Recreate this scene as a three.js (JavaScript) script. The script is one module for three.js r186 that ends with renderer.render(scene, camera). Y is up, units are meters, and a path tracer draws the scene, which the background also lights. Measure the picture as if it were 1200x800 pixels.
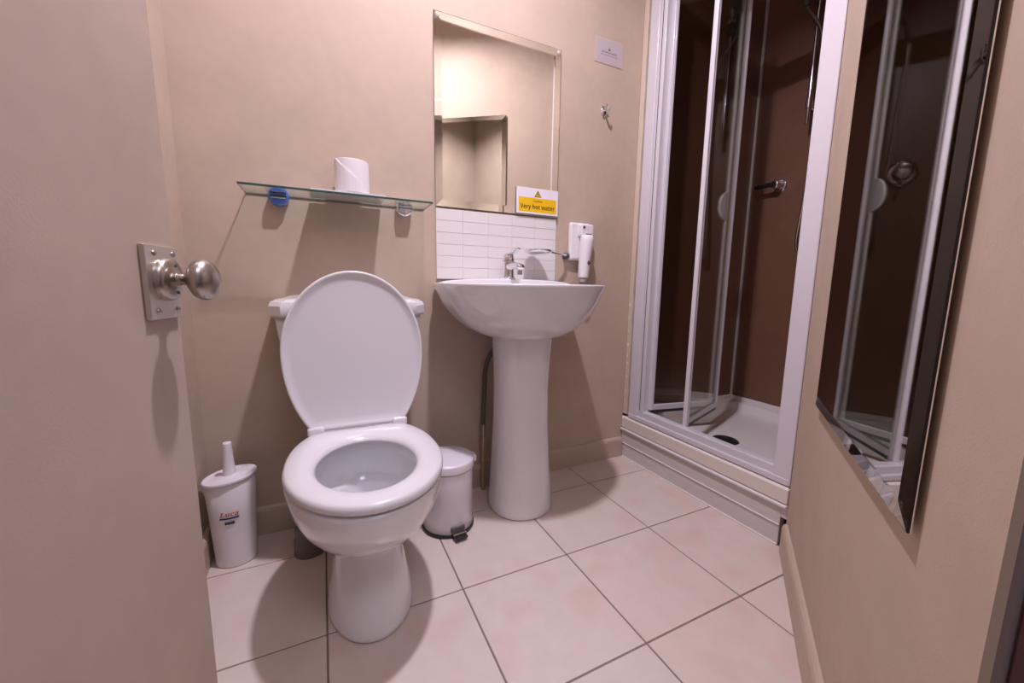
import * as THREE from 'three';
import { RoundedBoxGeometry } from 'three/addons/geometries/RoundedBoxGeometry.js';
import { mergeGeometries, toCreasedNormals } from 'three/addons/utils/BufferGeometryUtils.js';
import { RectAreaLightUniformsLib } from 'three/addons/lights/RectAreaLightUniformsLib.js';
import { createNoise2D } from 'simplex-noise';

/* ------------------------------------------------------------------ camera, light, exposure */
const scene = new THREE.Scene();
const R = THREE.MathUtils.degToRad;
const camera = new THREE.PerspectiveCamera(82.1, 1.5, 0.01, 50);
camera.position.set(0, 0.815, 0);
camera.rotation.set(R(-8.04), R(-25.69), R(0.78), 'YXZ');
scene.add(camera);
const renderer = new THREE.WebGLRenderer({ antialias: true });
renderer.toneMapping = THREE.LinearToneMapping;
renderer.toneMappingExposure = 1.92;
renderer.shadowMap.enabled = true;
RectAreaLightUniformsLib.init();
scene.background = new THREE.Color(0x000000);
const LAMP = new THREE.Vector3(0.366, 2.40, -0.735), LAMP_I = 900, LAMP_C = new THREE.Color().setRGB(0.93, 0.855, 1.0);
const HALL = new THREE.Vector3(0.25, 2.43, 0.62), HALL_I = 4.0, HALL_C = new THREE.Color().setRGB(0.84, 0.84, 1.0);  // HALL: unseen hallway lamp, cool light into the room from behind the camera

/* ------------------------------------------------------------------ helpers */
let seed = 20240607;
const rnd = () => { seed = (seed * 1664525 + 1013904223) >>> 0; return seed / 4294967296; };
const noise = createNoise2D(rnd);
const used = {};
function numbered(n) { const k = used[n] = (used[n] ?? -1) + 1; return k ? n + '_' + String(k).padStart(3, '0') : n; }
function mesh(name, geo, mat, parent, pos) {
  const m = new THREE.Mesh(geo, mat); m.name = parent ? name : numbered(name);
  m.castShadow = m.receiveShadow = true; if (pos) m.position.set(...pos);
  (parent ?? scene).add(m); return m;
}
function group(name, pos = [0, 0, 0], turn = 0, parent) {
  const g = new THREE.Group(); g.name = parent ? name : numbered(name); g.position.set(...pos); g.rotation.y = turn; (parent ?? scene).add(g); return g;
}
function tag(o, label, category, grp) { o.userData.label = label; o.userData.category = category; if (grp) o.userData.group = grp; return o; }
function struct(o, label, category) { o.userData.kind = 'structure'; o.userData.label = label; o.userData.category = category; return o; }
function metric(geo) {                               // uv in metres from the dominant normal direction
  const p = geo.attributes.position, n = geo.attributes.normal, u = new Float32Array(p.count * 2);
  for (let i = 0; i < p.count; i++) {
    const a = Math.abs(n.getX(i)), b = Math.abs(n.getY(i)), c = Math.abs(n.getZ(i));
    if (b >= a && b >= c) { u[2 * i] = p.getX(i); u[2 * i + 1] = p.getZ(i); }
    else if (a >= c) { u[2 * i] = p.getZ(i); u[2 * i + 1] = p.getY(i); }
    else { u[2 * i] = p.getX(i); u[2 * i + 1] = p.getY(i); }
  }
  geo.setAttribute('uv', new THREE.BufferAttribute(u, 2)); return geo;
}
const V = (x, y, z) => new THREE.Vector3(x, y, z);
function bx(x0, x1, y0, y1, z0, z1) { return metric(new THREE.BoxGeometry(x1 - x0, y1 - y0, z1 - z0).translate((x0 + x1) / 2, (y0 + y1) / 2, (z0 + z1) / 2)); }
function rb(x0, x1, y0, y1, z0, z1, r = 0.003, s = 3) { return metric(new RoundedBoxGeometry(x1 - x0, y1 - y0, z1 - z0, s, r).translate((x0 + x1) / 2, (y0 + y1) / 2, (z0 + z1) / 2)); }
function cyl(r0, r1, h, n = 32) { return new THREE.CylinderGeometry(r1, r0, h, n); }   // r0 bottom, r1 top
function lathe(pts, n = 48) { return new THREE.LatheGeometry(pts.map(([x, y]) => new THREE.Vector2(x, y)), n); }
function tube(pts, r, n = 40, k = 10) { return new THREE.TubeGeometry(new THREE.CatmullRomCurve3(pts.map(p => V(...p))), n, r, k); }
function rod(a, b, r, n = 16) {
  const A = V(...a), B = V(...b), L = A.distanceTo(B);
  const g = new THREE.CylinderGeometry(r, r, L, n); const q = new THREE.Quaternion().setFromUnitVectors(V(0, 1, 0), B.clone().sub(A).normalize());
  return g.applyQuaternion(q).translate((A.x + B.x) / 2, (A.y + B.y) / 2, (A.z + B.z) / 2);
}
function merge(list) { return mergeGeometries(list.map(g => { g = g.index ? g.toNonIndexed() : g; for (const k of Object.keys(g.attributes)) if (!['position', 'normal', 'uv'].includes(k)) g.deleteAttribute(k); return g; })); }
// rings: arrays of [x, y, z]; theta runs +x -> +z, rings run upwards for outward normals
function loft(rings, { closed = false, capA = false, capB = false } = {}) {
  const n = rings[0].length, pos = [], uv = [], idx = [];
  rings.forEach((r, i) => r.forEach((p, j) => { pos.push(...p); uv.push(j / n, i / rings.length); }));
  const m = rings.length, last = closed ? m : m - 1;
  for (let i = 0; i < last; i++) for (let j = 0; j < n; j++) {
    const a = i * n + j, b = i * n + (j + 1) % n, c = ((i + 1) % m) * n + j, d = ((i + 1) % m) * n + (j + 1) % n;
    idx.push(a, c, b, b, c, d);
  }
  const cap = (i, flip) => {
    const c = [0, 0, 0]; rings[i].forEach(p => p.forEach((v, k) => c[k] += v / n));
    const base = pos.length / 3; pos.push(...c); uv.push(0.5, 0.5);
    for (let j = 0; j < n; j++) { const a = i * n + j, b = i * n + (j + 1) % n; flip ? idx.push(base, a, b) : idx.push(base, b, a); }
  };
  if (capA) cap(0, true); if (capB) cap(m - 1, false);
  const g = new THREE.BufferGeometry();
  g.setAttribute('position', new THREE.Float32BufferAttribute(pos, 3)); g.setAttribute('uv', new THREE.Float32BufferAttribute(uv, 2));
  g.setIndex(idx); g.computeVertexNormals(); return g;
}
const sg = (v, e) => Math.sign(v) * Math.pow(Math.abs(v), 2 / e);
// egg-shaped plan ring: x half width, back / centre / front along +z, with its own exponents, and an optional flat cut at the back
function egg(y, hw, zb, zc, zf, { ef = 2, eb = 2, cut = -99, cx = 0, n = 72 } = {}) {
  const r = [];
  for (let j = 0; j < n; j++) {
    const t = j / n * Math.PI * 2, c = Math.cos(t), s = Math.sin(t), e = s >= 0 ? ef : eb;
    const x = cx + hw * sg(c, e), z = zc + (s >= 0 ? zf - zc : zc - zb) * sg(s, e);
    r.push([x, y, Math.max(z, cut)]);
  }
  return r;
}
// rounded rectangle plan ring
function rrect(y, x0, x1, z0, z1, r, k = 6) {
  const out = [], cs = [[x1 - r, z1 - r, 0], [x0 + r, z1 - r, 1], [x0 + r, z0 + r, 2], [x1 - r, z0 + r, 3]];
  for (const [cx, cz, q] of cs) for (let i = 0; i <= k; i++) { const a = (q + i / k) * Math.PI / 2; out.push([cx + r * Math.cos(a), y, cz + r * Math.sin(a)]); }
  return out;
}

/* ------------------------------------------------------------------ textures and materials */
function dataTex(n, fn, srgb) {
  const d = new Uint8Array(n * n * 4);
  for (let y = 0; y < n; y++) for (let x = 0; x < n; x++) { const c = fn(x / n, y / n); for (let k = 0; k < 3; k++) d[(y * n + x) * 4 + k] = Math.max(0, Math.min(255, Math.round(c[k] * 255))); d[(y * n + x) * 4 + 3] = 255; }
  const t = new THREE.DataTexture(d, n, n); t.wrapS = t.wrapT = THREE.RepeatWrapping; t.magFilter = THREE.LinearFilter; t.minFilter = THREE.LinearMipmapLinearFilter; t.generateMipmaps = true;
  if (srgb) t.colorSpace = THREE.SRGBColorSpace; t.needsUpdate = true; return t;
}
// periodic noise on the unit square
function pn(u, v, f, o = 0) {
  const a = (x, y) => noise(x * f + o, y * f - o), wu = u, wv = v;
  return (a(u, v) * (1 - wu) * (1 - wv) + a(u - 1, v) * wu * (1 - wv) + a(u, v - 1) * (1 - wu) * wv + a(u - 1, v - 1) * wu * wv);
}
const rollerTex = dataTex(256, (u, v) => { const s = 0.5 + 0.22 * pn(u, v, 46) + 0.16 * pn(u, v, 90, 7) + 0.12 * pn(u, v, 12, 3); return [s, s, s]; });
const paintTex = dataTex(256, (u, v) => { const s = 0.955 + 0.022 * pn(u, v, 5, 1) + 0.014 * pn(u, v, 22, 5); return [s, s * (1 + 0.004 * pn(u, v, 4, 9)), s]; }, true);
function rep(t, s) { const c = t.clone(); c.repeat.set(1 / s, 1 / s); c.needsUpdate = true; return c; }
const roller = rep(rollerTex, 0.22), paint = rep(paintTex, 1.1);
const lin = (r, g, b) => new THREE.Color().setRGB(r, g, b);
const std = (c, rough, o = {}) => new THREE.MeshStandardMaterial({ color: c, roughness: rough, ...o });
const phy = (c, rough, o = {}) => new THREE.MeshPhysicalMaterial({ color: c, roughness: rough, ...o });
const M = {
  wall: std(lin(0.585, 0.458, 0.358), 0.85, { map: paint, bumpMap: roller, bumpScale: 0.00022 }),
  door: std(lin(0.54, 0.422, 0.345), 0.5, { map: paint, bumpMap: roller, bumpScale: 0.00015 }),
  skirting: std(lin(0.585, 0.46, 0.36), 0.45, { map: paint }),
  ceiling: std(lin(0.80, 0.78, 0.74), 0.8, { map: paint }),
  hall: std(lin(0.62, 0.58, 0.56), 0.7, { map: paint }),
  maroon: std(lin(0.10, 0.035, 0.04), 0.5),
  ceramic: phy(lin(0.80, 0.785, 0.81), 0.16, { clearcoat: 0.6, clearcoatRoughness: 0.05 }),
  seat: phy(lin(0.75, 0.725, 0.755), 0.22, { clearcoat: 0.3, clearcoatRoughness: 0.1 }),
  plastic: std(lin(0.80, 0.76, 0.79), 0.35),
  enamel: phy(lin(0.78, 0.74, 0.80), 0.25, { clearcoat: 0.5, clearcoatRoughness: 0.08 }),
  frame: phy(lin(0.68, 0.655, 0.70), 0.3, { clearcoat: 0.4, clearcoatRoughness: 0.1 }),
  tray: phy(lin(0.86, 0.81, 0.79), 0.3, { clearcoat: 0.3 }),
  trayRim: phy(lin(0.78, 0.70, 0.64), 0.35),
  plinth: std(lin(0.66, 0.60, 0.60), 0.4),
  plinthEdge: std(lin(0.80, 0.77, 0.76), 0.4),
  chrome: std(lin(0.80, 0.81, 0.83), 0.08, { metalness: 1 }),
  steel: std(lin(0.46, 0.41, 0.37), 0.30, { metalness: 1 }),
  plate: std(lin(0.60, 0.53, 0.48), 0.34, { metalness: 0.85 }),
  mirror: std(lin(0.97, 0.97, 0.94), 0.0, { metalness: 1 }),
  black: std(lin(0.012, 0.012, 0.013), 0.35),
  darkGrey: std(lin(0.09, 0.085, 0.085), 0.5),
  greyPipe: std(lin(0.16, 0.14, 0.135), 0.55),
  copper: std(lin(0.55, 0.40, 0.26), 0.35, { metalness: 0.7 }),
  glass: phy(lin(0.80, 0.80, 0.76), 0.0, { transmission: 1, thickness: 0, ior: 1.5 }),
  shelfGlass: phy(lin(0.93, 0.97, 0.95), 0.0, { transmission: 1, thickness: 0, ior: 1.5 }),
  glassEdge: phy(lin(0.06, 0.15, 0.115), 0.12, { transmission: 0.35, thickness: 0 }),
  showerPanel: phy(lin(0.225, 0.110, 0.070), 0.36, { map: paint }),
  aluminium: std(lin(0.62, 0.56, 0.57), 0.45, { metalness: 0.25 }),
  grout: std(lin(0.24, 0.18, 0.165), 0.9),
  splash: phy(lin(0.80, 0.76, 0.75), 0.2, { clearcoat: 0.3 }),
  splashGrout: std(lin(0.72, 0.675, 0.665), 0.85),
  paper: std(lin(0.84, 0.80, 0.82), 0.9),
  tissue: phy(lin(0.86, 0.83, 0.84), 0.95, { transmission: 0.45, thickness: 0 }),
  blueFilm: phy(lin(0.07, 0.18, 0.62), 0.2, { clearcoat: 0.5 }),
  clear: phy(lin(0.93, 0.93, 0.92), 0.25, { transmission: 0.7, thickness: 0 }),
  caulk: std(lin(0.66, 0.55, 0.45), 0.6),
  chip: std(lin(0.82, 0.76, 0.70), 0.7),
  water: phy(lin(0.95, 0.97, 0.97), 0.0, { transmission: 1, thickness: 0, ior: 1.33 }),
  glow: new THREE.MeshStandardMaterial({ color: 0xffffff, roughness: 0.4, emissive: LAMP_C, emissiveIntensity: 3 }),
  unseenHallGlow: new THREE.MeshStandardMaterial({ color: 0xffffff, roughness: 0.4, emissive: HALL_C, emissiveIntensity: 1.5 }),
};

/* ------------------------------------------------------------------ room shell */
const ZB = -1.422, XL = -0.345, XS = 1.283, CEIL = 2.45;
const A = [1.291, -0.6586], TH = R(-144.84), DLEN = 0.992;       // slanted wall: start, turn (local +x runs along it, +z into the room), length
const UD = [-0.8176, 0.5758];

// floor: grout slab with one mesh per tile
const T = 0.3336, G0X = -0.029, G0Z = -0.918, GAP = 0.0042;
const floor = struct(mesh('floor', bx(XL - 0.1, XS + 0.02, -0.06, -0.0025, ZB - 0.05, 0.28), M.grout), 'cream ceramic tiled bathroom floor with dark thin grout', 'floor');
const tileTex = [0, 1, 2].map(k => rep(dataTex(256, (u, v) => {
  const b = Math.max(0, pn(u, v, 2.3, 11 * k + 2)) * 0.9, f = pn(u, v, 16, k), g = pn(u, v, 5, 3 * k + 1);
  return [0.955 + 0.014 * g + 0.006 * f, 0.935 - 0.075 * b + 0.014 * g + 0.006 * f, 0.93 - 0.065 * b + 0.014 * g + 0.006 * f];
}, true), 0.42));
const tileMats = [];
for (let i = 0; i < 6; i++) tileMats.push(phy(lin(0.755 + 0.02 * rnd(), 0.675 + 0.02 * rnd(), 0.61 + 0.02 * rnd()), 0.3 + 0.05 * rnd(), { map: tileTex[i % 3], clearcoat: 0.15, clearcoatRoughness: 0.25 }));
for (let i = -1; i < 5; i++) for (let j = -5; j < 2; j++) {
  let x0 = Math.max(G0X + i * T + GAP / 2, XL), x1 = Math.min(G0X + (i + 1) * T - GAP / 2, XS);
  let z0 = Math.max(G0Z + (j + 2) * T - T + GAP / 2, ZB), z1 = Math.min(G0Z + (j + 2) * T - GAP / 2, 0.27);
  if (x1 - x0 < 0.02 || z1 - z0 < 0.02) continue;
  mesh('floor_tile', rb(x0, x1, -0.012, 0, z0, z1, 0.0018, 2), tileMats[(i * 5 + j * 3 + 60) % 6], floor);
}
struct(mesh('floor_hallway', bx(-1.1, 1.5, -0.07, -0.03, 0.0, 1.4), M.maroon), 'dark maroon carpeted hallway floor behind the doorway', 'floor');
struct(mesh('ceiling', bx(-1.2, 2.25, CEIL, CEIL + 0.08, ZB - 0.12, 1.5), M.ceiling), 'plain white painted bathroom ceiling', 'ceiling');
struct(mesh('wall_back', bx(XL - 0.1, XS + 0.003, 0, CEIL, ZB - 0.1, ZB), M.wall), 'beige painted back wall behind toilet and basin', 'wall');
struct(mesh('wall_left', bx(XL - 0.1, XL, 0, CEIL, ZB, 0.05), M.wall), 'beige painted left wall behind the open door', 'wall');
const wallR = struct(group('wall_right', [A[0], 0, A[1]], TH), 'slanted beige painted wall carrying the tall mirror', 'wall');
mesh('wall_face', bx(0, DLEN, 0, CEIL, -0.1, 0), M.wall, wallR);
// hallway behind the camera and the wall over the doorway
struct(mesh('wall_hallway_back', bx(-1.2, 1.5, 0, CEIL, 1.4, 1.5), M.hall), 'pale hallway wall behind the camera', 'wall');
struct(mesh('wall_hallway_left', bx(-1.2, -1.1, 0, CEIL, 0.05, 1.4), M.hall), 'pale hallway wall left of the doorway', 'wall');
struct(mesh('wall_hallway_right', bx(1.4, 1.5, 0, CEIL, -0.66, 1.4), M.hall), 'pale hallway wall right of the doorway', 'wall');
struct(mesh('wall_entrance', bx(-1.1, XL, 0, CEIL, 0.05, 0.13), M.hall), 'pale hallway wall beside the door hinges', 'wall');
{ // header over the opening, from the hinge jamb to the end of the slanted wall
  const a = V(-0.345, 0, 0.05), b = V(A[0] + UD[0] * DLEN, 0, A[1] + UD[1] * DLEN), L = a.distanceTo(b);
  const h = struct(group('wall_header', [a.x, 0, a.z], -Math.atan2(b.z - a.z, b.x - a.x)), 'beige wall above the bathroom doorway', 'wall');
  mesh('wall_face', bx(0, L, 2.06, CEIL, 0, 0.1), M.wall, h);
}
// skirting boards
function skirting(geoLen, parentName, label, pos, turn) {
  const s = new THREE.Shape([[0, 0], [0.014, 0], [0.014, 0.08], [0.011, 0.089], [0.006, 0.094], [0, 0.095]].map(p => new THREE.Vector2(...p)));
  const g = new THREE.ExtrudeGeometry(s, { depth: geoLen, bevelEnabled: false });   // profile x = out of wall, extruded along +z
  const o = struct(mesh(parentName, metric(g), M.skirting), label, 'skirting board'); o.position.set(...pos); o.rotation.y = turn; return o;
}
skirting(XS - XL - 0.003, 'baseboard_back', 'beige painted skirting board along the back wall', [XL + 1.628 - 0.003, 0, ZB], -Math.PI / 2);
skirting(1.40, 'baseboard_left', 'beige painted skirting board along the left wall', [XL, 0, ZB + 0.0142], 0);
{ const o = skirting(DLEN - 0.03, 'baseboard_right', 'beige skirting board below the slanted mirror wall', [0, 0, 0], 0);
  o.rotation.y = TH - Math.PI / 2; const e = DLEN; o.position.set(A[0] + UD[0] * e, 0, A[1] + UD[1] * e); }
// door jamb lining at the right end of the slanted wall
{ const jx = A[0] + UD[0] * DLEN, jz = A[1] + UD[1] * DLEN;
  struct(mesh('trim_1', rb(jx + 0.004, jx + 0.05, 0, 2.06, jz + 0.001, jz + 0.0125, 0.003), std(lin(0.20, 0.165, 0.17), 0.5)), 'door lining at the wall end, its shade painted in as mauve grey', 'trim');  // shade on the lining is put into this darker colour
  struct(mesh('trim_2', rb(jx + 0.006, jx + 0.05, 0, 2.06, jz + 0.0128, jz + 0.14, 0.003), M.maroon), 'dark maroon door lining at right edge', 'trim');
}

/* ------------------------------------------------------------------ open door with knob, at left */
{
  const e = [-0.185, -0.706], W = 0.76, t = Math.atan2(0.9835, 0.1807);      // local +z = door face normal (0.9835, 0.1807), local +x points back to the hinge
  const d = struct(group('door_1', [e[0], 0, e[1]], t), 'open beige painted door with old metal knob', 'door');
  // local x: cos t, -sin t  -> (0.1807, -0.9835) is along the leaf away from the hinge, so the leaf lies at negative x
  mesh('door_leaf', rb(-W, 0, 0.012, 2.03, -0.042, 0, 0.002), M.door, d);
  const pl = group('knob_plate', [0, 0, 0], 0, d);
  pl.userData.label = 'worn square metal lock plate';
  mesh('plate', rb(-0.077, -0.006, 0.7665, 0.8605, 0.0, 0.0065, 0.0015), M.plate, pl);
  for (const [x, y] of [[-0.058, 0.850], [-0.016, 0.851], [-0.060, 0.777], [-0.016, 0.778]])
    mesh('screw', lathe([[0, 0.0028], [0.0022, 0.0022], [0.0038, 0.0006], [0.0038, 0]], 20).rotateX(Math.PI / 2).translate(x, y, 0.0065), M.steel, pl);
  const kn = group('door_knob', [-0.038, 0.818, 0.0065], 0, d);
  kn.userData.label = 'round brushed metal door knob';
  mesh('rose', lathe([[0, 0.014], [0.010, 0.014], [0.0125, 0.0135], [0.020, 0.012], [0.0255, 0.009], [0.028, 0.005], [0.0285, 0]], 56).rotateX(Math.PI / 2), M.steel, kn);
  mesh('knob', lathe([[0.0085, 0.012], [0.0078, 0.017], [0.0078, 0.022], [0.0105, 0.027], [0.018, 0.030], [0.0245, 0.035], [0.0275, 0.041], [0.0272, 0.046], [0.024, 0.052], [0.017, 0.057], [0.008, 0.0595], [0, 0.060]], 56).rotateX(Math.PI / 2), M.steel, kn);
  for (const y of [0.0175, -0.0175]) mesh('rose_screw', cyl(0.002, 0.002, 0.002, 14).rotateX(Math.PI / 2).translate(0, y, 0.0128), M.darkGrey, kn);
}

/* ------------------------------------------------------------------ shower enclosure */
const XB = 2.09, ZR = -0.66, TRAY = 0.20;
struct(mesh('wall_shower_back', bx(XB, XB + 0.1, 0, CEIL, ZB - 0.1, ZR + 0.1), M.showerPanel), 'glossy dark brown shower wall panel with the mixer valve', 'wall');
struct(mesh('wall_shower_left', bx(XS + 0.006, XB, 0, CEIL, ZB - 0.1, ZB - 0.008), M.showerPanel), 'glossy dark brown shower panel behind the folding door', 'wall');
struct(mesh('wall_shower_right', bx(XS + 0.02, XB, 0, CEIL, ZR, ZR + 0.1), M.showerPanel), 'glossy dark brown shower panel behind the slanted wall', 'wall');
struct(mesh('trim_3', rb(XB - 0.012, XB - 0.001, TRAY + 0.012, CEIL - 0.002, ZB - 0.0075, ZB + 0.005, 0.002), M.aluminium), 'thin silver corner strip between brown shower panels', 'trim');
{ // cream painted strip with chipped edge between the back wall and the shower frame
  const s = new THREE.Shape(); const n = 60, y0 = 0.215, y1 = CEIL - 0.001;
  s.moveTo(0, y0); s.lineTo(0.024, y0);
  for (let i = 1; i < n; i++) s.lineTo(0.024 + 0.0022 * noise(i * 0.9, 2.2), y0 + (y1 - y0) * i / n);
  s.lineTo(0.024, y1); s.lineTo(0, y1);
  const g = new THREE.ExtrudeGeometry(s, { depth: 0.012, bevelEnabled: true, bevelSize: 0.001, bevelThickness: 0.001, bevelSegments: 1 }).rotateY(-Math.PI / 2);
  const o = struct(mesh('trim_4', metric(g), M.caulk), 'cream sealant strip with chipped paint beside shower frame', 'trim'); o.position.set(XS + 0.016, 0, ZB + 0.001);
  for (let i = 0; i < 9; i++) { const y = 0.26 + i * 0.055 + 0.03 * rnd(), h = 0.008 + 0.014 * rnd(); mesh('paint_chip', rb(-0.0145, -0.0132, y, y + h, 0.004 + 0.006 * rnd(), 0.012 + 0.006 * rnd(), 0.0006, 2), M.chip, o); }
}
{ // tray
  const t = tag(group('shower_tray', [0, 0, 0]), 'white shower tray with dark round drain inside the cubicle', 'shower tray');
  const x0 = XS + 0.001, x1 = XB - 0.001, z0 = ZB - 0.006, z1 = ZR - 0.001;
  const ring = (y, d, r) => rrect(y, x0 + d, x1 - d, z0 + d, z1 - d, r, 6);
  mesh('basin', loft([ring(0.145, 0.0, 0.004), ring(TRAY - 0.006, 0.0, 0.004), ring(TRAY - 0.001, 0.002, 0.006), ring(TRAY, 0.007, 0.01), ring(TRAY, 0.05, 0.03), ring(TRAY - 0.004, 0.058, 0.035), ring(TRAY - 0.03, 0.066, 0.045), ring(TRAY - 0.042, 0.08, 0.06), ring(TRAY - 0.048, 0.2, 0.05)], { capB: true, capA: true }), M.tray, t);
  mesh('front_lip', rb(XS - 0.004, XS + 0.02, 0.146, TRAY - 0.004, z0 + 0.008, -0.657, 0.004), M.trayRim, t);
  mesh('upstand', merge([rb(x1 - 0.016, x1, TRAY - 0.002, TRAY + 0.02, z0 + 0.01, z1, 0.004), rb(XS + 0.07, x1, TRAY - 0.002, TRAY + 0.02, z0, z0 + 0.016, 0.004)]), M.tray, t);
  const dr = mesh('drain', lathe([[0, 0.012], [0.03, 0.011], [0.05, 0.006], [0.056, 0.001], [0.056, 0]], 40), M.black, t, [1.575, TRAY - 0.049, -1.085]);
  mesh('drain_screw', cyl(0.004, 0.004, 0.004, 16), M.chrome, dr, [0, 0.0125, 0]);
}
{ // plinth under the tray
  const p = tag(group('shower_plinth', [0, 0, 0]), 'grey plinth boards below the shower tray front', 'plinth');
  mesh('board', rb(XS, XS + 0.03, 0.071, 0.134, ZB + 0.003, -0.6735, 0.002), M.plinth, p);
  mesh('board', rb(XS, XS + 0.03, 0.003, 0.0685, ZB + 0.003, -0.6735, 0.002), M.plinth, p);
  mesh('top_bead', rb(XS - 0.011, XS + 0.03, 0.134, 0.1435, ZB + 0.003, -0.656, 0.003), M.plinthEdge, p);
  mesh('end_piece', rb(XS + 0.001, XS + 0.02, 0.097, 0.134, -0.6735, -0.655, 0.001), M.plinth, p);
  mesh('middle_bead', rb(XS - 0.004, XS + 0.02, 0.0680, 0.0715, ZB + 0.003, -0.6735, 0.001, 2), M.plinthEdge, p);
  mesh('floor_seal', rb(XS - 0.005, XS + 0.01, 0.0, 0.004, ZB + 0.016, ZR - 0.014, 0.0015, 2), M.plinthEdge, p);
}
{ // bifold door in a white frame
  const d = tag(group('shower_door', [0, 0, 0]), 'white framed folding glass shower door, half open', 'shower door');
  const y0 = TRAY + 0.003, y1 = 2.13, xa = XS + 0.004, xb = XS + 0.046;
  // left jamb: two stepped profiles, gap shade set in as a black strip
  mesh('jamb', merge([rb(xa, xb, y0, y1, -1.386, -1.334, 0.004), rb(xa + 0.008, xb, y0, y1, -1.3345, -1.322, 0.003), rb(xa + 0.004, xb, y0, y1, -1.3175, -1.298, 0.003)]), M.frame, d);
  mesh('gap_shade_strip', rb(xa + 0.006, xb - 0.004, y0 + 0.05, y1, -1.3222, -1.3172, 0.001), M.black, d);
  mesh('jamb', merge([rb(xa, xb, y0, y1, -0.714, -0.6595, 0.004)]), M.frame, d);
  mesh('threshold_rail', merge([rb(xa - 0.002, xb + 0.004, y0, y0 + 0.022, -1.386, -0.664, 0.004), rb(xa + 0.006, xb - 0.002, y0 + 0.02, y0 + 0.05, -1.335, -0.713, 0.004)]), M.frame, d);
  mesh('head_rail', rb(xa, xb, y1 - 0.05, y1, -1.386, -0.664, 0.004), M.frame, d);
  const b0 = y0 + 0.058, b1 = y1 - 0.055;
  const panel = (p, q, label, opts) => {                   // from plan point p to q
    const L = Math.hypot(q[0] - p[0], q[1] - p[1]), g = group('folding_panel', [p[0], 0, p[1]], -Math.atan2(q[1] - p[1], q[0] - p[0]), d);
    g.userData.label = label; const w = 0.026;
    for (const [x, ww, dr] of [[0.002, opts.a, 0], [L - opts.b - 0.002, opts.b, opts.drop ?? 0]]) mesh('stile', merge([rb(x, x + ww, b0 + dr, b1, -0.009, 0.009, 0.004), rb(x + ww * 0.42, x + ww * 0.58, b0 + 0.004, b1, -0.0105, 0.0105, 0.002)]), M.frame, g);
    mesh('rail', rb(opts.a, L - opts.b, b0, b0 + w, -0.008, 0.008, 0.003), M.frame, g);
    mesh('rail', rb(opts.a, L - opts.b, b1 - w, b1, -0.008, 0.008, 0.003), M.frame, g);
    mesh('sealing_strip', rb(opts.a, L - opts.b, b0 - 0.012, b0 + 0.002, -0.0078, 0.0078, 0.001), M.black, g);
    mesh('glass', bx(opts.a - 0.004, L - opts.b + 0.004, b0 + w - 0.004, b1 - w + 0.004, -0.002, 0.002), M.glass, g);
    return g;
  };
  const H = [XS + 0.036, -1.292], Vx = [1.655, -1.228], Ld = [XS + 0.028, -1.086];
  const g1 = panel(H, Vx, 'hinged glass panel with half-moon handle', { a: 0.020, b: 0.013 });
  panel([Vx[0] + 0.004, Vx[1] + 0.020], Ld, 'sliding glass panel running on the threshold rail', { a: 0.013, b: 0.027, drop: -0.045 });
  const hs = new THREE.Shape(); hs.absarc(0, 0, 0.058, -Math.PI / 2, Math.PI / 2); hs.lineTo(0, -0.058);
  const hg = new THREE.ExtrudeGeometry(hs, { depth: 0.012, bevelEnabled: true, bevelSize: 0.003, bevelThickness: 0.003, bevelSegments: 3, curveSegments: 24 }).scale(0.62, 1, 1).rotateY(Math.PI);
  mesh('handle', hg.translate(Math.hypot(Vx[0] - H[0], Vx[1] - H[1]) - 0.013, 1.18, 0.006), M.frame, g1);
}
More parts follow.
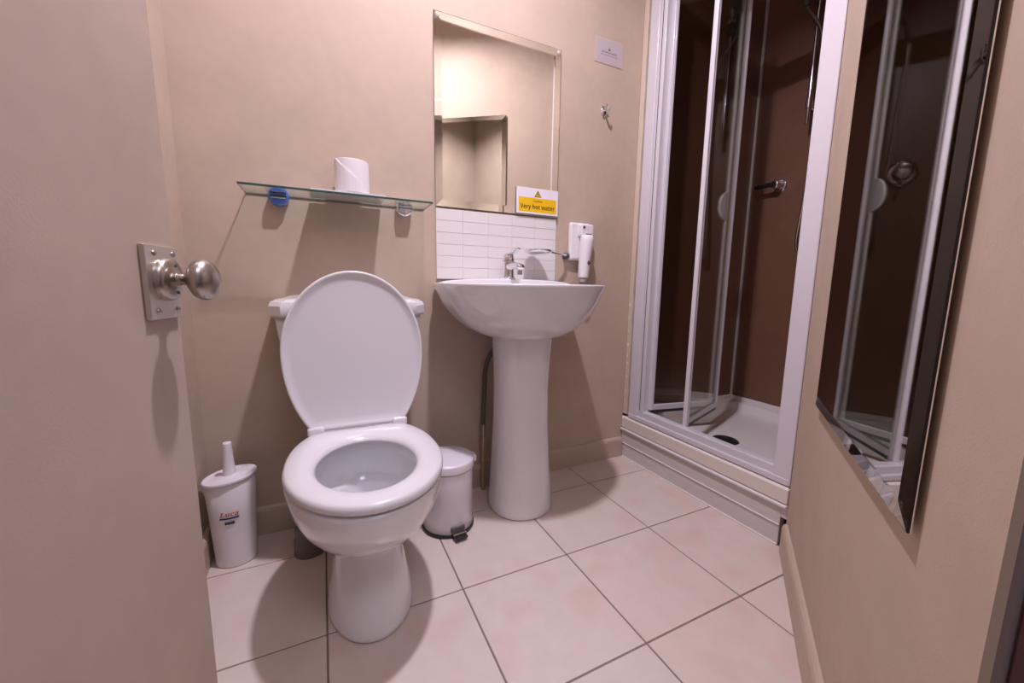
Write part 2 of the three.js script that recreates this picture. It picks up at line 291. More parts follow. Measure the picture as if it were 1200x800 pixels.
{ // shower valve and riser on the back panel
  const v = tag(group('shower_valve', [XB, 1.33, -1.27]), 'chrome shower mixer valve with a black lever on brown panel', 'shower valve');
  mesh('cover_plate', lathe([[0, 0.010], [0.024, 0.010], [0.030, 0.006], [0.032, 0]], 40).rotateZ(Math.PI / 2), M.chrome, v, [-0.0005, 0, 0]);
  mesh('body', lathe([[0, 0.06], [0.017, 0.058], [0.021, 0.05], [0.022, 0.01]], 32).rotateZ(Math.PI / 2), M.chrome, v);
  mesh('lever', merge([rb(-0.066, -0.05, -0.010, 0.010, -0.095, 0.012, 0.005)]), M.black, v);
  const r = tag(group('shower_riser', [XB, 0, -1.147]), 'chrome shower riser rail with handset at cubicle back', 'shower rail');
  mesh('rail', rod([-0.06, 1.565, 0], [-0.06, 2.2, 0], 0.0085, 20), M.chrome, r);
  for (const y of [1.65, 2.17]) mesh('wall_bracket', merge([rod([-0.06, y, 0], [-0.001, y, 0], 0.009, 20), cyl(0.016, 0.016, 0.006, 28).rotateZ(Math.PI / 2).translate(-0.004, y, 0), cyl(0.014, 0.014, 0.035, 24).translate(-0.06, y, 0)]), M.chrome, r);
  mesh('slider', merge([cyl(0.018, 0.018, 0.05, 28).translate(-0.06, 2.1, 0), rod([-0.06, 2.1, 0], [-0.10, 2.11, -0.03], 0.012)]), M.darkGrey, r);
  mesh('handset', merge([rod([-0.10, 2.06, -0.03], [-0.14, 2.15, -0.04], 0.012), lathe([[0, 0], [0.045, 0], [0.05, 0.008], [0.03, 0.02], [0.012, 0.03], [0, 0.03]], 36).rotateZ(R(70)).translate(-0.16, 2.145, -0.045)]), M.darkGrey, r);
  mesh('hose', tube([[-0.10, 2.05, -0.03], [-0.11, 1.9, 0.05], [-0.09, 1.55, 0.06], [-0.10, 1.2, 0.045], [-0.10, 1.0, 0.04], [-0.04, 0.98, 0.045], [-0.02, 1.1, 0.05]], 0.007, 70, 10), M.steel, r);
  const k = tag(group('shower_thermostat', [XB, 1.34, -1.03]), 'round chrome shower control half hidden by white frame', 'shower control');
  mesh('cover_plate', lathe([[0, 0.01], [0.045, 0.01], [0.055, 0.006], [0.057, 0]], 44).rotateZ(Math.PI / 2), M.chrome, k, [-0.0005, 0, 0]);
  mesh('dial', lathe([[0, 0.055], [0.03, 0.054], [0.034, 0.05], [0.036, 0.01]], 40).rotateZ(Math.PI / 2), M.chrome, k);
  mesh('lever', rod([-0.046, -0.03, 0], [-0.05, -0.085, 0], 0.006), M.chrome, k);
}

/* ------------------------------------------------------------------ mirrors */
function bevelMirror(w, h, b, th, drop) {              // glass slab with bevelled front faces local +z, silvered back on z = 0
  const o = [[0, 0], [w, 0], [w, h], [0, h]], i = [[b, b], [w - b, b], [w - b, h - b], [b, h - b]];
  const tri = (l) => { const g = new THREE.BufferGeometry(); g.setAttribute('position', new THREE.Float32BufferAttribute(l.flat(), 3)); g.setAttribute('uv', new THREE.Float32BufferAttribute(new Float32Array(l.length * 2), 2)); g.computeVertexNormals(); return g; };
  const I = i.map(p => [...p, th]), O = o.map(p => [...p, th - drop]), B = o.map(p => [...p, 0.0003]);
  const l = [I[0], I[1], I[2], I[0], I[2], I[3]];
  for (let k = 0; k < 4; k++) { const n = (k + 1) % 4; l.push(O[k], O[n], I[n], O[k], I[n], I[k], B[k], B[n], O[n], B[k], O[n], O[k]); }
  l.push(B[0], B[2], B[1], B[0], B[3], B[2]);
  return [tri(l), bx(0, w, 0, h, -0.0012, 0)];
}
const mirrorGlass = phy(lin(1, 1, 1), 0.0, { transmission: 1, thickness: 0.006, ior: 1.52, attenuationColor: lin(0.80, 0.92, 0.80), attenuationDistance: 0.10 });
{
  const m = tag(group('wall_mirror', [0.374, 1.0925, ZB + 0.008]), 'upright mirror with a cut edge, above the basin', 'mirror');
  const [f, b] = bevelMirror(0.50, 0.624, 0.026, 0.006, 0.0032);
  mesh('mirror_glass', f, mirrorGlass, m); mesh('silvering', b, M.mirror, m);
  mesh('backing_pad', bx(0.05, 0.45, 0.05, 0.57, -0.0078, -0.0014), M.splashGrout, m);
  for (const x of [0.012, 0.488]) mesh('corner_clip', lathe([[0, 0.006], [0.006, 0.005], [0.0085, 0.002], [0.009, 0]], 24).rotateX(Math.PI / 2).translate(x, 0.610, 0.0042), M.clear, m);
}
{
  const s0 = 0.280, w = 0.575, o = V(A[0] + UD[0] * s0, 0.543, A[1] + UD[1] * s0), nx = [-0.5758, -0.8176];
  const m = tag(group('wall_mirror', [o.x + nx[0] * 0.0085, o.y, o.z + nx[1] * 0.0085], TH), 'tall mirror on the slanted wall, reflecting the shower', 'mirror');
  const [f, b] = bevelMirror(w, 1.30, 0.026, 0.006, 0.0032);
  mesh('mirror_glass', f, mirrorGlass, m); mesh('silvering', b, M.mirror, m);
  mesh('backing_pad', bx(0.06, w - 0.06, 0.06, 1.24, -0.0083, -0.0014), M.splashGrout, m);
}

/* ------------------------------------------------------------------ splashback tiles */
{
  const s = tag(group('tile_splashback', [0, 0, 0]), 'white small-tile splashback between basin and mirror', 'splashback');
  const x0 = 0.374, x1 = 0.874, y1 = 1.0865, hh = 0.0415, n = 5, rows = 6;
  mesh('grout', bx(x0 + 0.001, x1 - 0.001, y1 - rows * hh, y1 - 0.001, ZB + 0.0005, ZB + 0.0058), M.splashGrout, s);
  const tg = rb(0, (x1 - x0) / n - 0.0008, 0, hh - 0.0014, 0, 0.0070, 0.0008, 2);
  for (let r = 0; r < rows; r++) for (let c = 0; c < n; c++) mesh('tile', tg, M.splash, s, [x0 + c * (x1 - x0) / n + 0.0008, y1 - (r + 1) * hh + 0.0009, ZB + 0.0004]);
}

/* ------------------------------------------------------------------ toilet */
const TX = 0.077;
{
  const t = tag(group('toilet', [TX, 0, ZB]), 'white close-coupled toilet with its lid raised', 'toilet');
  const E = (y, hw, b, c, f, o) => egg(y, hw, b, c, f, o);
  const outer = [
    E(0.0, 0.100, 0.20, 0.42, 0.571), E(0.004, 0.104, 0.195, 0.42, 0.576), E(0.014, 0.104, 0.195, 0.42, 0.576), E(0.05, 0.099, 0.2, 0.42, 0.562), E(0.10, 0.089, 0.205, 0.42, 0.536), E(0.15, 0.080, 0.20, 0.415, 0.512),
    E(0.174, 0.0775, 0.19, 0.41, 0.503), E(0.190, 0.082, 0.18, 0.41, 0.510), E(0.206, 0.097, 0.17, 0.41, 0.535), E(0.226, 0.121, 0.16, 0.41, 0.578), E(0.250, 0.144, 0.15, 0.412, 0.620), E(0.278, 0.160, 0.15, 0.416, 0.650), E(0.306, 0.170, 0.15, 0.42, 0.669), E(0.338, 0.177, 0.15, 0.425, 0.683), E(0.366, 0.180, 0.15, 0.43, 0.689), E(0.374, 0.1785, 0.152, 0.43, 0.6875), E(0.377, 0.172, 0.16, 0.43, 0.681),
    E(0.377, 0.128, 0.28, 0.44, 0.626), E(0.372, 0.122, 0.285, 0.44, 0.620), E(0.345, 0.121, 0.286, 0.44, 0.619), E(0.338, 0.130, 0.278, 0.44, 0.630), E(0.310, 0.128, 0.275, 0.44, 0.626), E(0.280, 0.121, 0.275, 0.437, 0.612), E(0.268, 0.115, 0.280, 0.435, 0.602), E(0.262, 0.107, 0.288, 0.432, 0.590), E(0.252, 0.102, 0.292, 0.43, 0.580), E(0.22, 0.088, 0.296, 0.425, 0.55), E(0.18, 0.073, 0.305, 0.415, 0.515), E(0.14, 0.056, 0.315, 0.40, 0.47), E(0.12, 0.045, 0.32, 0.39, 0.45)];
  const shelf = loft([rrect(0.20, -0.06, 0.06, 0.03, 0.22, 0.03), rrect(0.27, -0.10, 0.10, 0.02, 0.245, 0.04), rrect(0.34, -0.132, 0.132, 0.015, 0.25, 0.04), rrect(0.368, -0.135, 0.135, 0.012, 0.25, 0.04), rrect(0.3755, -0.13, 0.13, 0.016, 0.245, 0.04), rrect(0.380, -0.12, 0.12, 0.03, 0.17, 0.03), rrect(0.428, -0.12, 0.12, 0.03, 0.15, 0.03)], { capA: true, capB: true });
  const trap = loft([egg(0.0, 0.072, 0.08, 0.16, 0.26), egg(0.13, 0.06, 0.07, 0.15, 0.25), egg(0.26, 0.07, 0.06, 0.15, 0.24)], { capA: true, capB: true });
  mesh('pan', merge([loft(outer, { capA: true, capB: true }), shelf, trap]), M.ceramic, t);
  mesh('water', loft([E(0.1745, 0.068, 0.306, 0.41, 0.505), E(0.175, 0.068, 0.306, 0.41, 0.505)], { capA: true, capB: true }), M.water, t);
  // seat ring
  const S = (k, y) => { const a = [0.1785, 0.190, 0.452, 0.691], b = [0.113, 0.320, 0.465, 0.622]; const m = a.map((v, i) => v + (b[i] - v) * k); return egg(0.382 + y, m[0], m[1], m[2], m[3], { eb: 2 + 0.3 * (1 - k), cut: 0.243 + 0.07 * Math.max(0, k) * 1.0, n: 96 }); };
  mesh('seat', loft([S(0.05, 0), S(0.0, 0.003), S(-0.005, 0.010), S(0.02, 0.017), S(0.10, 0.0215), S(0.3, 0.0245), S(0.55, 0.0245), S(0.78, 0.0215), S(0.93, 0.0155), S(1.0, 0.008), S(1.0, 0.002), S(0.95, -0.001), S(0.5, -0.001)], { closed: true }), M.seat, t);
  mesh('seat_buffer', merge([[-0.12, 0.55], [0.12, 0.55], [-0.12, 0.32], [0.12, 0.32]].map(([x, z]) => rb(x - 0.01, x + 0.01, 0.375, 0.384, z - 0.008, z + 0.008, 0.002))), M.plastic, t);
  // raised lid: outline in its own plane (x, y), dished towards the viewer
  const lid = group('lid', [0, 0.408, 0.246], 0, t); lid.rotation.x = R(-4.5);
  const outl = (k, z) => { const r = []; const n = 96, yc = 0.218; for (let j = 0; j < n; j++) { const a = j / n * Math.PI * 2, c = Math.cos(a), s = -Math.sin(a), e = s < 0 ? 2.0 : 2.0; let x = 0.187 * sg(c, e), y = (s >= 0 ? 0.226 : 0.285) * sg(s, e); y = Math.max(y, -0.215); r.push([x * k, yc + y * k, z]); } return r; };
  mesh('lid_shell', loft([outl(0.001, -0.004), outl(0.6, -0.004), outl(0.9, -0.002), outl(0.97, 0.002), outl(1.0, 0.008), outl(1.0, 0.014), outl(0.992, 0.0175), outl(0.975, 0.0185), outl(0.955, 0.0165), outl(0.92, 0.0125), outl(0.86, 0.0095), outl(0.6, 0.008), outl(0.3, 0.008), outl(0.001, 0.008)].map(r => r)), M.seat, lid);
  mesh('hinge_bar', rb(-0.128, 0.128, 0.390, 0.413, 0.236, 0.262, 0.007), M.seat, t);
  for (const x of [-0.112, 0.112]) mesh('hinge', merge([rb(x - 0.022, x + 0.022, 0.398, 0.424, 0.234, 0.268, 0.008), cyl(0.008, 0.008, 0.042, 20).rotateZ(Math.PI / 2).translate(x, 0.412, 0.246)]), M.seat, t);
  // cistern
  const c = group('cistern', [0, 0, 0], 0, t);
  mesh('tank', loft([rrect(0.425, -0.148, 0.148, 0.03, 0.15, 0.03), rrect(0.432, -0.162, 0.162, 0.02, 0.163, 0.035), rrect(0.45, -0.168, 0.168, 0.018, 0.168, 0.035), rrect(0.60, -0.188, 0.188, 0.012, 0.180, 0.035), rrect(0.725, -0.203, 0.203, 0.01, 0.188, 0.035)], { capA: true, capB: true }), M.ceramic, c);
  const cut = (y, x, z0, z1, k) => { const p = [[x, z0], [x, z1 - k * 1.25], [x - k, z1], [-x + k, z1], [-x, z1 - k * 1.25], [-x, z0]]; const out = []; for (let i = 0; i < 6; i++) { const a = p[i], b = p[(i + 1) % 6]; for (let j = 0; j < 6; j++) { const u = j / 6; out.push([a[0] + (b[0] - a[0]) * u, y, a[1] + (b[1] - a[1]) * u]); } } return out; };
  mesh('cistern_lid', toCreasedNormals(loft([cut(0.722, 0.2105, 0.004, 0.199, 0.030), cut(0.728, 0.214, 0.003, 0.202, 0.031), cut(0.752, 0.214, 0.003, 0.202, 0.031), cut(0.763, 0.2095, 0.004, 0.198, 0.031), cut(0.770, 0.198, 0.006, 0.187, 0.034), cut(0.772, 0.185, 0.01, 0.172, 0.04), cut(0.778, 0.168, 0.02, 0.16, 0.05), cut(0.780, 0.15, 0.03, 0.15, 0.05)], { capA: true, capB: true }), R(28)), M.ceramic, c);
}
{ // grey waste connector on the floor behind the pan
  const s = tag(group('soil_pipe', [-0.072, 0, -1.266]), 'grey plastic waste pipe collar on floor behind the toilet', 'waste pipe');
  mesh('collar', lathe([[0, 0.088], [0.036, 0.088], [0.040, 0.083], [0.040, 0.046], [0.044, 0.042], [0.044, 0.006], [0.046, 0.002], [0.046, 0], [0, 0]], 44), M.greyPipe, s);
  mesh('elbow', tube([[0, 0.08, 0], [0.002, 0.115, 0.0], [0.03, 0.14, 0.0], [0.07, 0.145, 0.0]], 0.030, 24, 20), M.greyPipe, s);
}

/* ------------------------------------------------------------------ pedestal basin */
const BX = 0.632;
{
  const b = tag(group('pedestal_basin', [BX, 0, ZB]), 'white ceramic wash basin on a tall pedestal', 'basin');
  const ring = (y, hw, f, zb = 0.003, eb = 6, ef = 2.0, zc = 0.20) => egg(y, hw, zb, zc, f, { eb, ef, n: 96 });
  mesh('bowl', loft([
    ring(0.640, 0.100, 0.300, 0.09, 2.4), ring(0.6435, 0.125, 0.320, 0.07, 2.6), ring(0.655, 0.160, 0.347, 0.05, 3), ring(0.675, 0.196, 0.374, 0.03, 3.4), ring(0.70, 0.224, 0.398, 0.012, 4), ring(0.73, 0.2475, 0.419, 0.006, 5), ring(0.76, 0.264, 0.433, 0.003), ring(0.785, 0.2745, 0.442, 0.003), ring(0.810, 0.288, 0.450, 0.003), ring(0.8185, 0.2895, 0.4515, 0.003), ring(0.822, 0.287, 0.449, 0.003),
    ring(0.822, 0.272, 0.436, 0.09, 3), ring(0.816, 0.258, 0.424, 0.10, 2.6), ring(0.77, 0.24, 0.41, 0.11, 2.4), ring(0.72, 0.19, 0.37, 0.12, 2.2), ring(0.69, 0.12, 0.31, 0.14, 2), ring(0.685, 0.03, 0.23, 0.18, 2)], { capA: true, capB: true }), M.ceramic, b);
  // raised tap ledge along the wall
  const s = new THREE.Shape(); s.moveTo(-0.268, 0.806); s.lineTo(0.268, 0.806); s.lineTo(0.262, 0.819);
  for (let i = 0; i <= 24; i++) { const u = 1 - 2 * i / 24; s.lineTo(0.255 * u, 0.820 + 0.017 * Math.sqrt(Math.max(0, 1 - u * u * 0.98))); }
  s.lineTo(-0.262, 0.819);
  mesh('tap_ledge', toCreasedNormals(new THREE.ExtrudeGeometry(s, { depth: 0.085, bevelEnabled: true, bevelSize: 0.004, bevelThickness: 0.004, bevelSegments: 3 }).translate(0, 0, 0.013), R(35)), M.ceramic, b);
  const P = (y, hw, zb, zf) => egg(y, hw, zb, 0.19, zf, { ef: 2.1, eb: 3, n: 64, cx: 0.004 });
  mesh('pedestal', loft([P(0, 0.112, 0.09, 0.302), P(0.006, 0.115, 0.088, 0.305), P(0.02, 0.1145, 0.088, 0.304), P(0.09, 0.110, 0.09, 0.299), P(0.2, 0.103, 0.09, 0.290), P(0.33, 0.0965, 0.09, 0.281), P(0.45, 0.0945, 0.09, 0.278), P(0.56, 0.098, 0.09, 0.283), P(0.63, 0.102, 0.09, 0.290), P(0.66, 0.103, 0.09, 0.292)], { capA: true, capB: true }), M.ceramic, b);
  const sp = group('supply_pipe', [-0.086, 0, 0], 0, b); sp.userData.label = 'thin copper supply pipe with valve';
  mesh('pipe', rod([0, 0.0, 0.035], [0, 0.26, 0.035], 0.0075), M.copper, sp);
  mesh('isolation_valve', merge([cyl(0.012, 0.012, 0.018, 6).translate(0, 0.215, 0.035), cyl(0.010, 0.010, 0.03, 20).translate(0, 0.24, 0.035), cyl(0.012, 0.012, 0.018, 6).translate(0, 0.265, 0.035)]), M.steel, sp);
  mesh('flexible_hose', tube([[0, 0.26, 0.035], [0.004, 0.4, 0.036], [0.01, 0.52, 0.045], [0.05, 0.63, 0.09]], 0.0085), M.darkGrey, sp);
}
{ // basin mixer tap
  const t = tag(group('basin_tap', [0.634, 0.841, -1.358]), 'chrome single lever mixer tap on the basin', 'tap');
  mesh('body', merge([lathe([[0, 0], [0.026, 0], [0.026, 0.006], [0.022, 0.012], [0.0205, 0.05], [0.022, 0.062], [0.022, 0.066], [0, 0.066]], 36)]), M.chrome, t);
  mesh('spout', loft([0, 0.2, 0.4, 0.6, 0.8, 0.93, 1].map(u => { const r = [], z = 0.0 + 0.105 * u, y = 0.044 + 0.012 * Math.sin(u * 2.2) - 0.012 * u, w = 0.017 - 0.003 * u, h = (0.014 - 0.003 * u) * (u > 0.95 ? 0.85 : 1); for (let j = 0; j < 24; j++) { const a = j / 24 * Math.PI * 2; r.push([w * Math.cos(a), y + h * Math.sin(a), z]); } return r; }), { capA: true, capB: true }), M.chrome, t);
  mesh('aerator', cyl(0.0095, 0.0105, 0.016, 24).translate(0, 0.022, 0.094), M.chrome, t);
  mesh('cartridge_cap', lathe([[0, 0.030], [0.014, 0.028], [0.021, 0.018], [0.0225, 0.004], [0.022, 0]], 36).translate(0, 0.067, 0), M.chrome, t);
  mesh('lever', loft([0, 0.3, 0.6, 0.85, 1].map(u => { const r = [], z = 0.004 + 0.078 * u, y = 0.088 + 0.018 * u, w = 0.013 - 0.004 * u, h = 0.0055 - 0.0025 * u; for (let j = 0; j < 20; j++) { const a = j / 20 * Math.PI * 2; r.push([w * Math.cos(a), y + h * Math.sin(a), z]); } return r; }), { capA: true, capB: true }), M.chrome, t);
}
{ // soap dish on an arm
  const s = tag(group('soap_dish', [0, 0, 0]), 'small chrome soap dish on an arm above the basin', 'soap dish');
  const c = [0.758, 0.938, -1.352];
  mesh('dish', lathe([[0, 0.003], [0.03, 0.004], [0.044, 0.010], [0.048, 0.016], [0.051, 0.016], [0.049, 0.009], [0.034, 0.0], [0, 0]], 48), M.chrome, s, c);
  mesh('ring', new THREE.TorusGeometry(0.0505, 0.0052, 14, 56).rotateX(Math.PI / 2), M.chrome, s, [c[0], c[1] + 0.012, c[2]]);
  mesh('arm', merge([rod([c[0] + 0.049, c[1] + 0.012, c[2]], [0.905, 0.944, -1.388], 0.0045), rod([0.905, 0.944, -1.388], [0.92, 0.943, ZB + 0.003], 0.0055)]), M.chrome, s);
  mesh('mount', lathe([[0, 0.026], [0.008, 0.025], [0.012, 0.018], [0.014, 0.0]], 28).rotateX(Math.PI / 2), M.darkGrey, s, [0.924, 0.943, ZB + 0.0005]);
}

/* ------------------------------------------------------------------ pedal bin */
{
  const b = tag(group('pedal_bin', [0.352, 0, -1.222]), 'small white pedal bin between toilet and basin pedestal', 'bin');
  mesh('base_ring', lathe([[0, 0], [0.086, 0], [0.088, 0.003], [0.088, 0.012], [0.084, 0.014], [0, 0.014]], 64), M.black, b);
  mesh('body', lathe([[0, 0.012], [0.0845, 0.012], [0.0845, 0.20], [0.0852, 0.202], [0.0852, 0.206], [0.0845, 0.208], [0.0845, 0.222], [0, 0.222]], 64), M.enamel, b);
  mesh('lid', lathe([[0.088, 0.217], [0.0895, 0.219], [0.0895, 0.239], [0.087, 0.244], [0.080, 0.2475], [0.055, 0.252], [0.025, 0.2545], [0, 0.255]], 64), M.enamel, b);
  mesh('lid_hinge', rb(0.082, 0.099, 0.216, 0.240, -0.016, 0.016, 0.004), M.enamel, b);
  const p = group('pedal', [0, 0, 0], 0, b); p.rotation.y = R(6);
  mesh('pedal_slot', rb(-0.024, 0.024, 0.020, 0.036, 0.078, 0.0875, 0.002), M.darkGrey, p);
  mesh('pedal_arm', rb(-0.022, 0.022, 0.017, 0.023, 0.07, 0.104, 0.002), M.steel, p);
  mesh('foot_pad', rb(-0.021, 0.021, 0.0085, 0.018, 0.092, 0.118, 0.003), M.black, p);
}
/* ------------------------------------------------------------------ toilet brush */
{
  const b = tag(group('toilet_brush', [-0.268, 0, -1.312]), 'white oval toilet brush holder with handle, in the corner', 'toilet brush');
  const tilt = (x) => 0.115 * x;
  const ring = (y, rx, rz, k = 0) => { const r = []; for (let j = 0; j < 64; j++) { const a = j / 64 * Math.PI * 2, x = rx * Math.cos(a), z = rz * Math.sin(a); r.push([x, y + k * tilt(x), z]); } return r; };
  mesh('holder', loft([ring(0, 0.048, 0.040), ring(0.003, 0.051, 0.043), ring(0.05, 0.053, 0.045, 0.1), ring(0.15, 0.0575, 0.049, 0.5), ring(0.255, 0.0625, 0.054, 1)], { capA: true, capB: true }), M.plastic, b);
  mesh('lid', loft([ring(0.255, 0.0645, 0.056, 1), ring(0.258, 0.067, 0.0585, 1), ring(0.264, 0.067, 0.0585, 1), ring(0.2665, 0.065, 0.0565, 1), ring(0.2655, 0.061, 0.053, 1), ring(0.262, 0.054, 0.046, 1), ring(0.262, 0.04, 0.032, 1), ring(0.268, 0.022, 0.02, 1)], { capA: true, capB: true }), M.plastic, b);
  mesh('handle', lathe([[0.0165, 0.262], [0.0135, 0.30], [0.0112, 0.345], [0.0108, 0.359], [0.0095, 0.3625], [0, 0.363]], 32), M.plastic, b);
  const cv = document.createElement('canvas'); cv.width = 256; cv.height = 256; const x = cv.getContext('2d');
  x.clearRect(0, 0, 256, 256);
  x.fillStyle = '#c2452a'; x.font = 'italic bold 92px serif'; x.textAlign = 'center'; x.fillText('Luca', 128, 92);
  x.fillStyle = '#3c3660'; x.fillRect(12, 112, 232, 26); x.fillStyle = '#b9aeb9'; x.font = 'bold 16px sans-serif'; 
  x.fillStyle = '#2b2230'; x.fillRect(70, 176, 116, 44); x.fillStyle = '#8d8490'; for (const [a, w] of [[92, 7], [112, 4], [134, 9], [156, 5]]) x.fillRect(a, 180, w, 36);
  const tx = new THREE.CanvasTexture(cv); tx.colorSpace = THREE.SRGBColorSpace;
  const g = new THREE.PlaneGeometry(0.05, 0.05, 16, 4), q = g.attributes.position;
  const a0 = Math.PI / 2 + 0.0;
  for (let i = 0; i < q.count; i++) { const u = q.getX(i), v = q.getY(i) + 0.157, k = v / 0.255, rx = 0.0525 + 0.010 * k + 0.0004, rz = 0.0445 + 0.0095 * k + 0.0004, a = a0 - u / 0.058; q.setXYZ(i, rx * Math.cos(a), v, rz * Math.sin(a)); }
  g.computeVertexNormals();
  mesh('printed_label', g, std(lin(1, 1, 1), 0.5, { map: tx, transparent: true, polygonOffset: true, polygonOffsetFactor: -2 }), b).userData.label = 'red and blue printed brand mark';
}

/* ------------------------------------------------------------------ glass shelf and what lies on it */
const SY = 1.072, SF = 0.135;
{
  const s = tag(group('glass_shelf', [0, 0, 0]), 'clear glass wall shelf above the toilet', 'shelf');
  const x0 = -0.190, x1 = 0.332, z0 = ZB + 0.002, z1 = ZB + SF;
  mesh('glass', bx(x0 + 0.001, x1 - 0.001, SY, SY + 0.006, z0, z1 - 0.001), M.shelfGlass, s);
  mesh('edge', merge([bx(x0, x1, SY, SY + 0.006, z1 - 0.0008, z1), bx(x0, x0 + 0.0008, SY, SY + 0.006, z0, z1), bx(x1 - 0.0008, x1, SY, SY + 0.006, z0, z1), bx(x0, x1, SY, SY + 0.006, z0 - 0.001, z0)]), M.glassEdge, s).userData.label = 'dark green glass edge';
  for (const [x, film] of [[-0.105, true], [0.262, false]]) {
    const b = group('bracket', [x, SY - 0.002, ZB], 0, s); if (film) b.userData.label = 'round chrome bracket with blue protective film';
    mesh('rose', lathe([[0, 0.034], [0.020, 0.034], [0.0255, 0.031], [0.027, 0.026], [0.027, 0.001]], 44).rotateX(Math.PI / 2), film ? M.blueFilm : M.chrome, b);
    mesh('glass_clamp', merge([rb(-0.021, 0.021, -0.0045, 0.0015, 0.02, 0.040, 0.0018), rb(-0.021, 0.021, 0.0085, 0.0125, 0.02, 0.040, 0.0015)]), film ? M.black : M.darkGrey, b);
    mesh('clamp_jaw', rb(-0.019, 0.019, -0.0085, -0.0045, 0.02, 0.042, 0.0015), M.chrome, b);
  }
}
{
  const p = tag(group('paper_towels', [0.085, SY + 0.0062, ZB + 0.068]), 'flat white folded paper towels lying on glass shelf', 'paper towel');
  for (let i = 0; i < 3; i++) mesh('folded_sheet', rb(-0.105 + 0.002 * i, 0.105 - 0.001 * i, i * 0.0021, i * 0.0021 + 0.002, -0.06 + 0.001 * i, 0.06 - 0.0015 * i, 0.0009, 2), M.tissue, p);
  const r = tag(group('toilet_roll', [0.098, SY + 0.0128, ZB + 0.067]), 'white toilet roll with a folded point, standing on the shelf', 'toilet roll');
  const R0 = 0.0495, H0 = 0.098;
  mesh('roll', lathe([[0.021, 0.002], [0.021, 0], [0.047, 0], [R0, 0.002], [R0, H0 - 0.002], [0.047, H0], [0.021, H0], [0.021, 0.002]], 64), M.paper, r);
  mesh('cardboard_core', lathe([[0.0195, 0.001], [0.0208, 0.001], [0.0208, H0 - 0.001], [0.0195, H0 - 0.001], [0.0195, 0.001]], 40), std(lin(0.45, 0.33, 0.22), 0.9), r);
  // folded triangle of the last sheet wrapped on the front
  const n = 20, pos = [], idx = [];
  const a1 = R(150), a2 = R(38);
  for (let i = 0; i <= n; i++) { const u = i / n, a = a1 + (a2 - a1) * u, top = H0 - 0.001 - 0.092 * u, rr = R0 + 0.0036; for (const [y, k] of [[0.003, rr], [top, rr], [top, R0 + 0.0003], [0.003, R0 + 0.0003]]) pos.push(k * Math.cos(a), y, k * Math.sin(a)); }
  for (let i = 0; i < n; i++) for (let k = 0; k < 4; k++) { const a = i * 4 + k, b = i * 4 + (k + 1) % 4, c = a + 4, d = b + 4; idx.push(a, b, c, b, d, c); }
  const g = new THREE.BufferGeometry(); g.setAttribute('position', new THREE.Float32BufferAttribute(pos, 3)); g.setIndex(idx); g.setAttribute('uv', new THREE.Float32BufferAttribute(new Float32Array(pos.length / 3 * 2), 2)); g.computeVertexNormals();
  mesh('folded_end', toCreasedNormals(g, R(40)), M.paper, r);
}

/* ------------------------------------------------------------------ signs, hook, hair dryer */
{
  const cv = document.createElement('canvas'); cv.width = 768; cv.height = 400; const x = cv.getContext('2d');
  x.fillStyle = '#efeaf2'; x.fillRect(0, 0, 768, 400);
  x.fillStyle = '#f3c211'; x.fillRect(36, 148, 700, 224);
  x.fillStyle = '#e2b60f'; x.strokeStyle = '#5d5410'; x.lineWidth = 11; x.beginPath(); x.moveTo(384, 36); x.lineTo(440, 128); x.lineTo(328, 128); x.closePath(); x.fill(); x.stroke();
  x.fillStyle = '#2c2608'; x.fillRect(378, 68, 12, 32); x.fillRect(378, 106, 12, 11);
  x.fillStyle = '#5a4708'; x.textAlign = 'center'; x.font = 'bold 46px sans-serif'; x.fillText('Caution', 384, 214);
  x.fillStyle = '#2b2408'; x.font = 'bold 96px sans-serif'; x.fillText('Very hot water', 386, 322, 640);
  const tx = new THREE.CanvasTexture(cv); tx.colorSpace = THREE.SRGBColorSpace;
  const s = tag(group('warning_sign', [0.687, 1.096, ZB + 0.0145]), 'yellow and white "Very hot water" sign on mirror corner', 'sign');
  mesh('sign_board', rb(0, 0.187, 0, 0.098, 0, 0.0015, 0.0006, 2), M.paper, s);
  mesh('sign_print', new THREE.PlaneGeometry(0.185, 0.096).translate(0.0935, 0.049, 0.0018), std(lin(1, 1, 1), 0.4, { map: tx }), s);
}
{
  const cv = document.createElement('canvas'); cv.width = 512; cv.height = 384; const x = cv.getContext('2d');
  x.fillStyle = '#bfb0b6'; x.fillRect(0, 0, 512, 384);
  x.fillStyle = '#17131a'; x.beginPath(); x.ellipse(262, 148, 22, 14, 0, 0, 7); x.fill(); x.fillRect(252, 96, 5, 44);
  for (const [y, x0, x1, h, c] of [[206, 98, 420, 22, '#6b5f6b'], [256, 80, 440, 18, '#8a7e89']]) { x.fillStyle = c; for (let u = x0; u < x1;) { const w = 5 + 9 * rnd(); if (rnd() > 0.16) x.fillRect(u, y - h * (0.5 + 0.5 * rnd()), w, h); u += w + 4; } }
  const tx = new THREE.CanvasTexture(cv); tx.colorSpace = THREE.SRGBColorSpace;
  const s = tag(group('wall_notice', [1.036, 1.722, ZB + 0.0005]), 'small white paper notice stuck on the wall near shower', 'notice');
  mesh('laminate', rb(0, 0.142, 0, 0.096, 0, 0.0012, 0.0005, 2), std(lin(0.55, 0.46, 0.42), 0.3), s);
  mesh('notice_print', new THREE.PlaneGeometry(0.120, 0.082).translate(0.072, 0.047, 0.0015), std(lin(1, 1, 1), 0.5, { map: tx }), s);
}
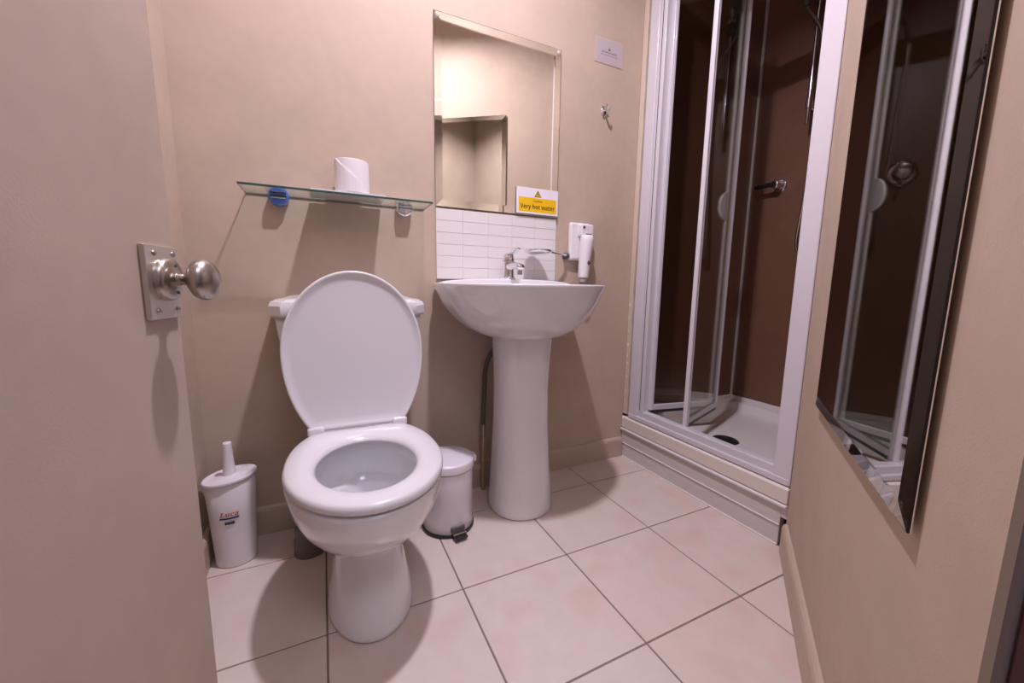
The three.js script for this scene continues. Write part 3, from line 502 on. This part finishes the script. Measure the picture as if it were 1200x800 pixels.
{
  const h = tag(group('wall_hook', [1.092, 1.54, ZB]), 'tiny chrome robe hook on the wall below notice', 'hook');
  mesh('back_plate', lathe([[0, 0.008], [0.010, 0.008], [0.0145, 0.005], [0.0155, 0.0005]], 32).rotateX(Math.PI / 2).scale(1, 1.5, 1), M.chrome, h);
  mesh('prong', tube([[0, 0.002, 0.006], [0, -0.004, 0.022], [0, -0.012, 0.03], [0, -0.006, 0.038], [0, 0.006, 0.04]], 0.0042, 24, 12), M.chrome, h);
  mesh('upper_prong', tube([[0, 0.008, 0.006], [0, 0.012, 0.018], [0, 0.021, 0.024]], 0.0036, 16, 12), M.chrome, h);
  mesh('screw', cyl(0.003, 0.003, 0.002, 16).rotateX(Math.PI / 2).translate(0, -0.013, 0.008), M.darkGrey, h);
}
{
  const d = tag(group('hair_dryer', [0.985, 0, ZB]), 'white wall-mounted hair dryer hanging beside the mirror', 'hair dryer');
  mesh('wall_plate', rb(-0.052, 0.052, 0.925, 1.080, 0.0005, 0.026, 0.012, 4), M.plastic, d);
  mesh('cradle', rb(-0.016, 0.046, 1.022, 1.072, 0.02, 0.052, 0.008, 4), M.plastic, d);
  mesh('cradle_slot', rb(0.006, 0.034, 1.029, 1.034, 0.049, 0.0528, 0.001, 2), M.darkGrey, d);
  mesh('screw_cap', cyl(0.0055, 0.0055, 0.002, 18).rotateX(Math.PI / 2).translate(-0.004, 1.058, 0.0525), M.darkGrey, d);
  const ring = (y, cx, rx, rz, cz) => { const r = []; for (let j = 0; j < 40; j++) { const a = j / 40 * Math.PI * 2; r.push([cx + rx * Math.cos(a), y, cz + rz * Math.sin(a)]); } return r; };
  mesh('handset', loft([ring(0.852, 0.0, 0.0185, 0.020, 0.052), ring(0.856, 0.0, 0.0215, 0.023, 0.052), ring(0.93, 0.004, 0.0240, 0.025, 0.052), ring(1.00, 0.011, 0.0275, 0.028, 0.052), ring(1.018, 0.012, 0.0275, 0.027, 0.052), ring(1.027, 0.012, 0.022, 0.020, 0.05)], { capA: true, capB: true }), M.plastic, d);
  mesh('nozzle', lathe([[0, 0.830], [0.0165, 0.830], [0.0170, 0.853], [0, 0.853]], 32).translate(0.0, 0, 0.052), std(lin(0.45, 0.40, 0.36), 0.3), d);
  mesh('button', lathe([[0, 0.003], [0.006, 0.0025], [0.007, 0]], 24).rotateX(Math.PI / 2).scale(1, 1.3, 1).translate(0.008, 0.914, 0.0765), M.darkGrey, d);
}

/* ------------------------------------------------------------------ lamps */
{
  const l = tag(group('ceiling_light', [LAMP.x, CEIL, LAMP.z]), 'small round ceiling lamp above the toilet, just out of view', 'ceiling light');
  mesh('baffle_housing', lathe([[0.080, 0], [0.084, -0.004], [0.084, -0.054], [0.082, -0.057], [0.080, -0.054], [0.080, -0.031], [0, -0.031]], 48), M.plastic, l);  // unseen lamp rim, deepened to hold light off the upper walls
  mesh('glowing_disc', lathe([[0, -0.0335], [0.040, -0.0335], [0.044, -0.032], [0.044, -0.0312], [0, -0.0312]], 40), M.glow, l);
  const p = new THREE.RectAreaLight(LAMP_C, LAMP_I, 0.075, 0.075); p.position.set(LAMP.x, CEIL - 0.036, LAMP.z); p.lookAt(LAMP.x, 0, LAMP.z); p.name = 'ceiling_lamp_light'; scene.add(p);
}
{
  const l = tag(group('unseen_hallway_light', [HALL.x, CEIL, HALL.z]), 'unseen square ceiling panel behind the camera, lighting the room through the doorway', 'ceiling light');  // out of view, placed to light the room from behind the camera
  mesh('panel_frame', rb(-0.31, 0.31, -0.018, -0.0005, -0.31, 0.31, 0.003), M.plastic, l);
  mesh('diffuser', bx(-0.29, 0.29, -0.0195, -0.0175, -0.29, 0.29), M.unseenHallGlow, l);
  const r = new THREE.RectAreaLight(HALL_C, HALL_I, 0.58, 0.58); r.position.set(HALL.x, CEIL - 0.022, HALL.z); r.lookAt(HALL.x, 0, HALL.z); r.name = 'unseen_hallway_panel_light'; scene.add(r);
}
renderer.render(scene, camera);
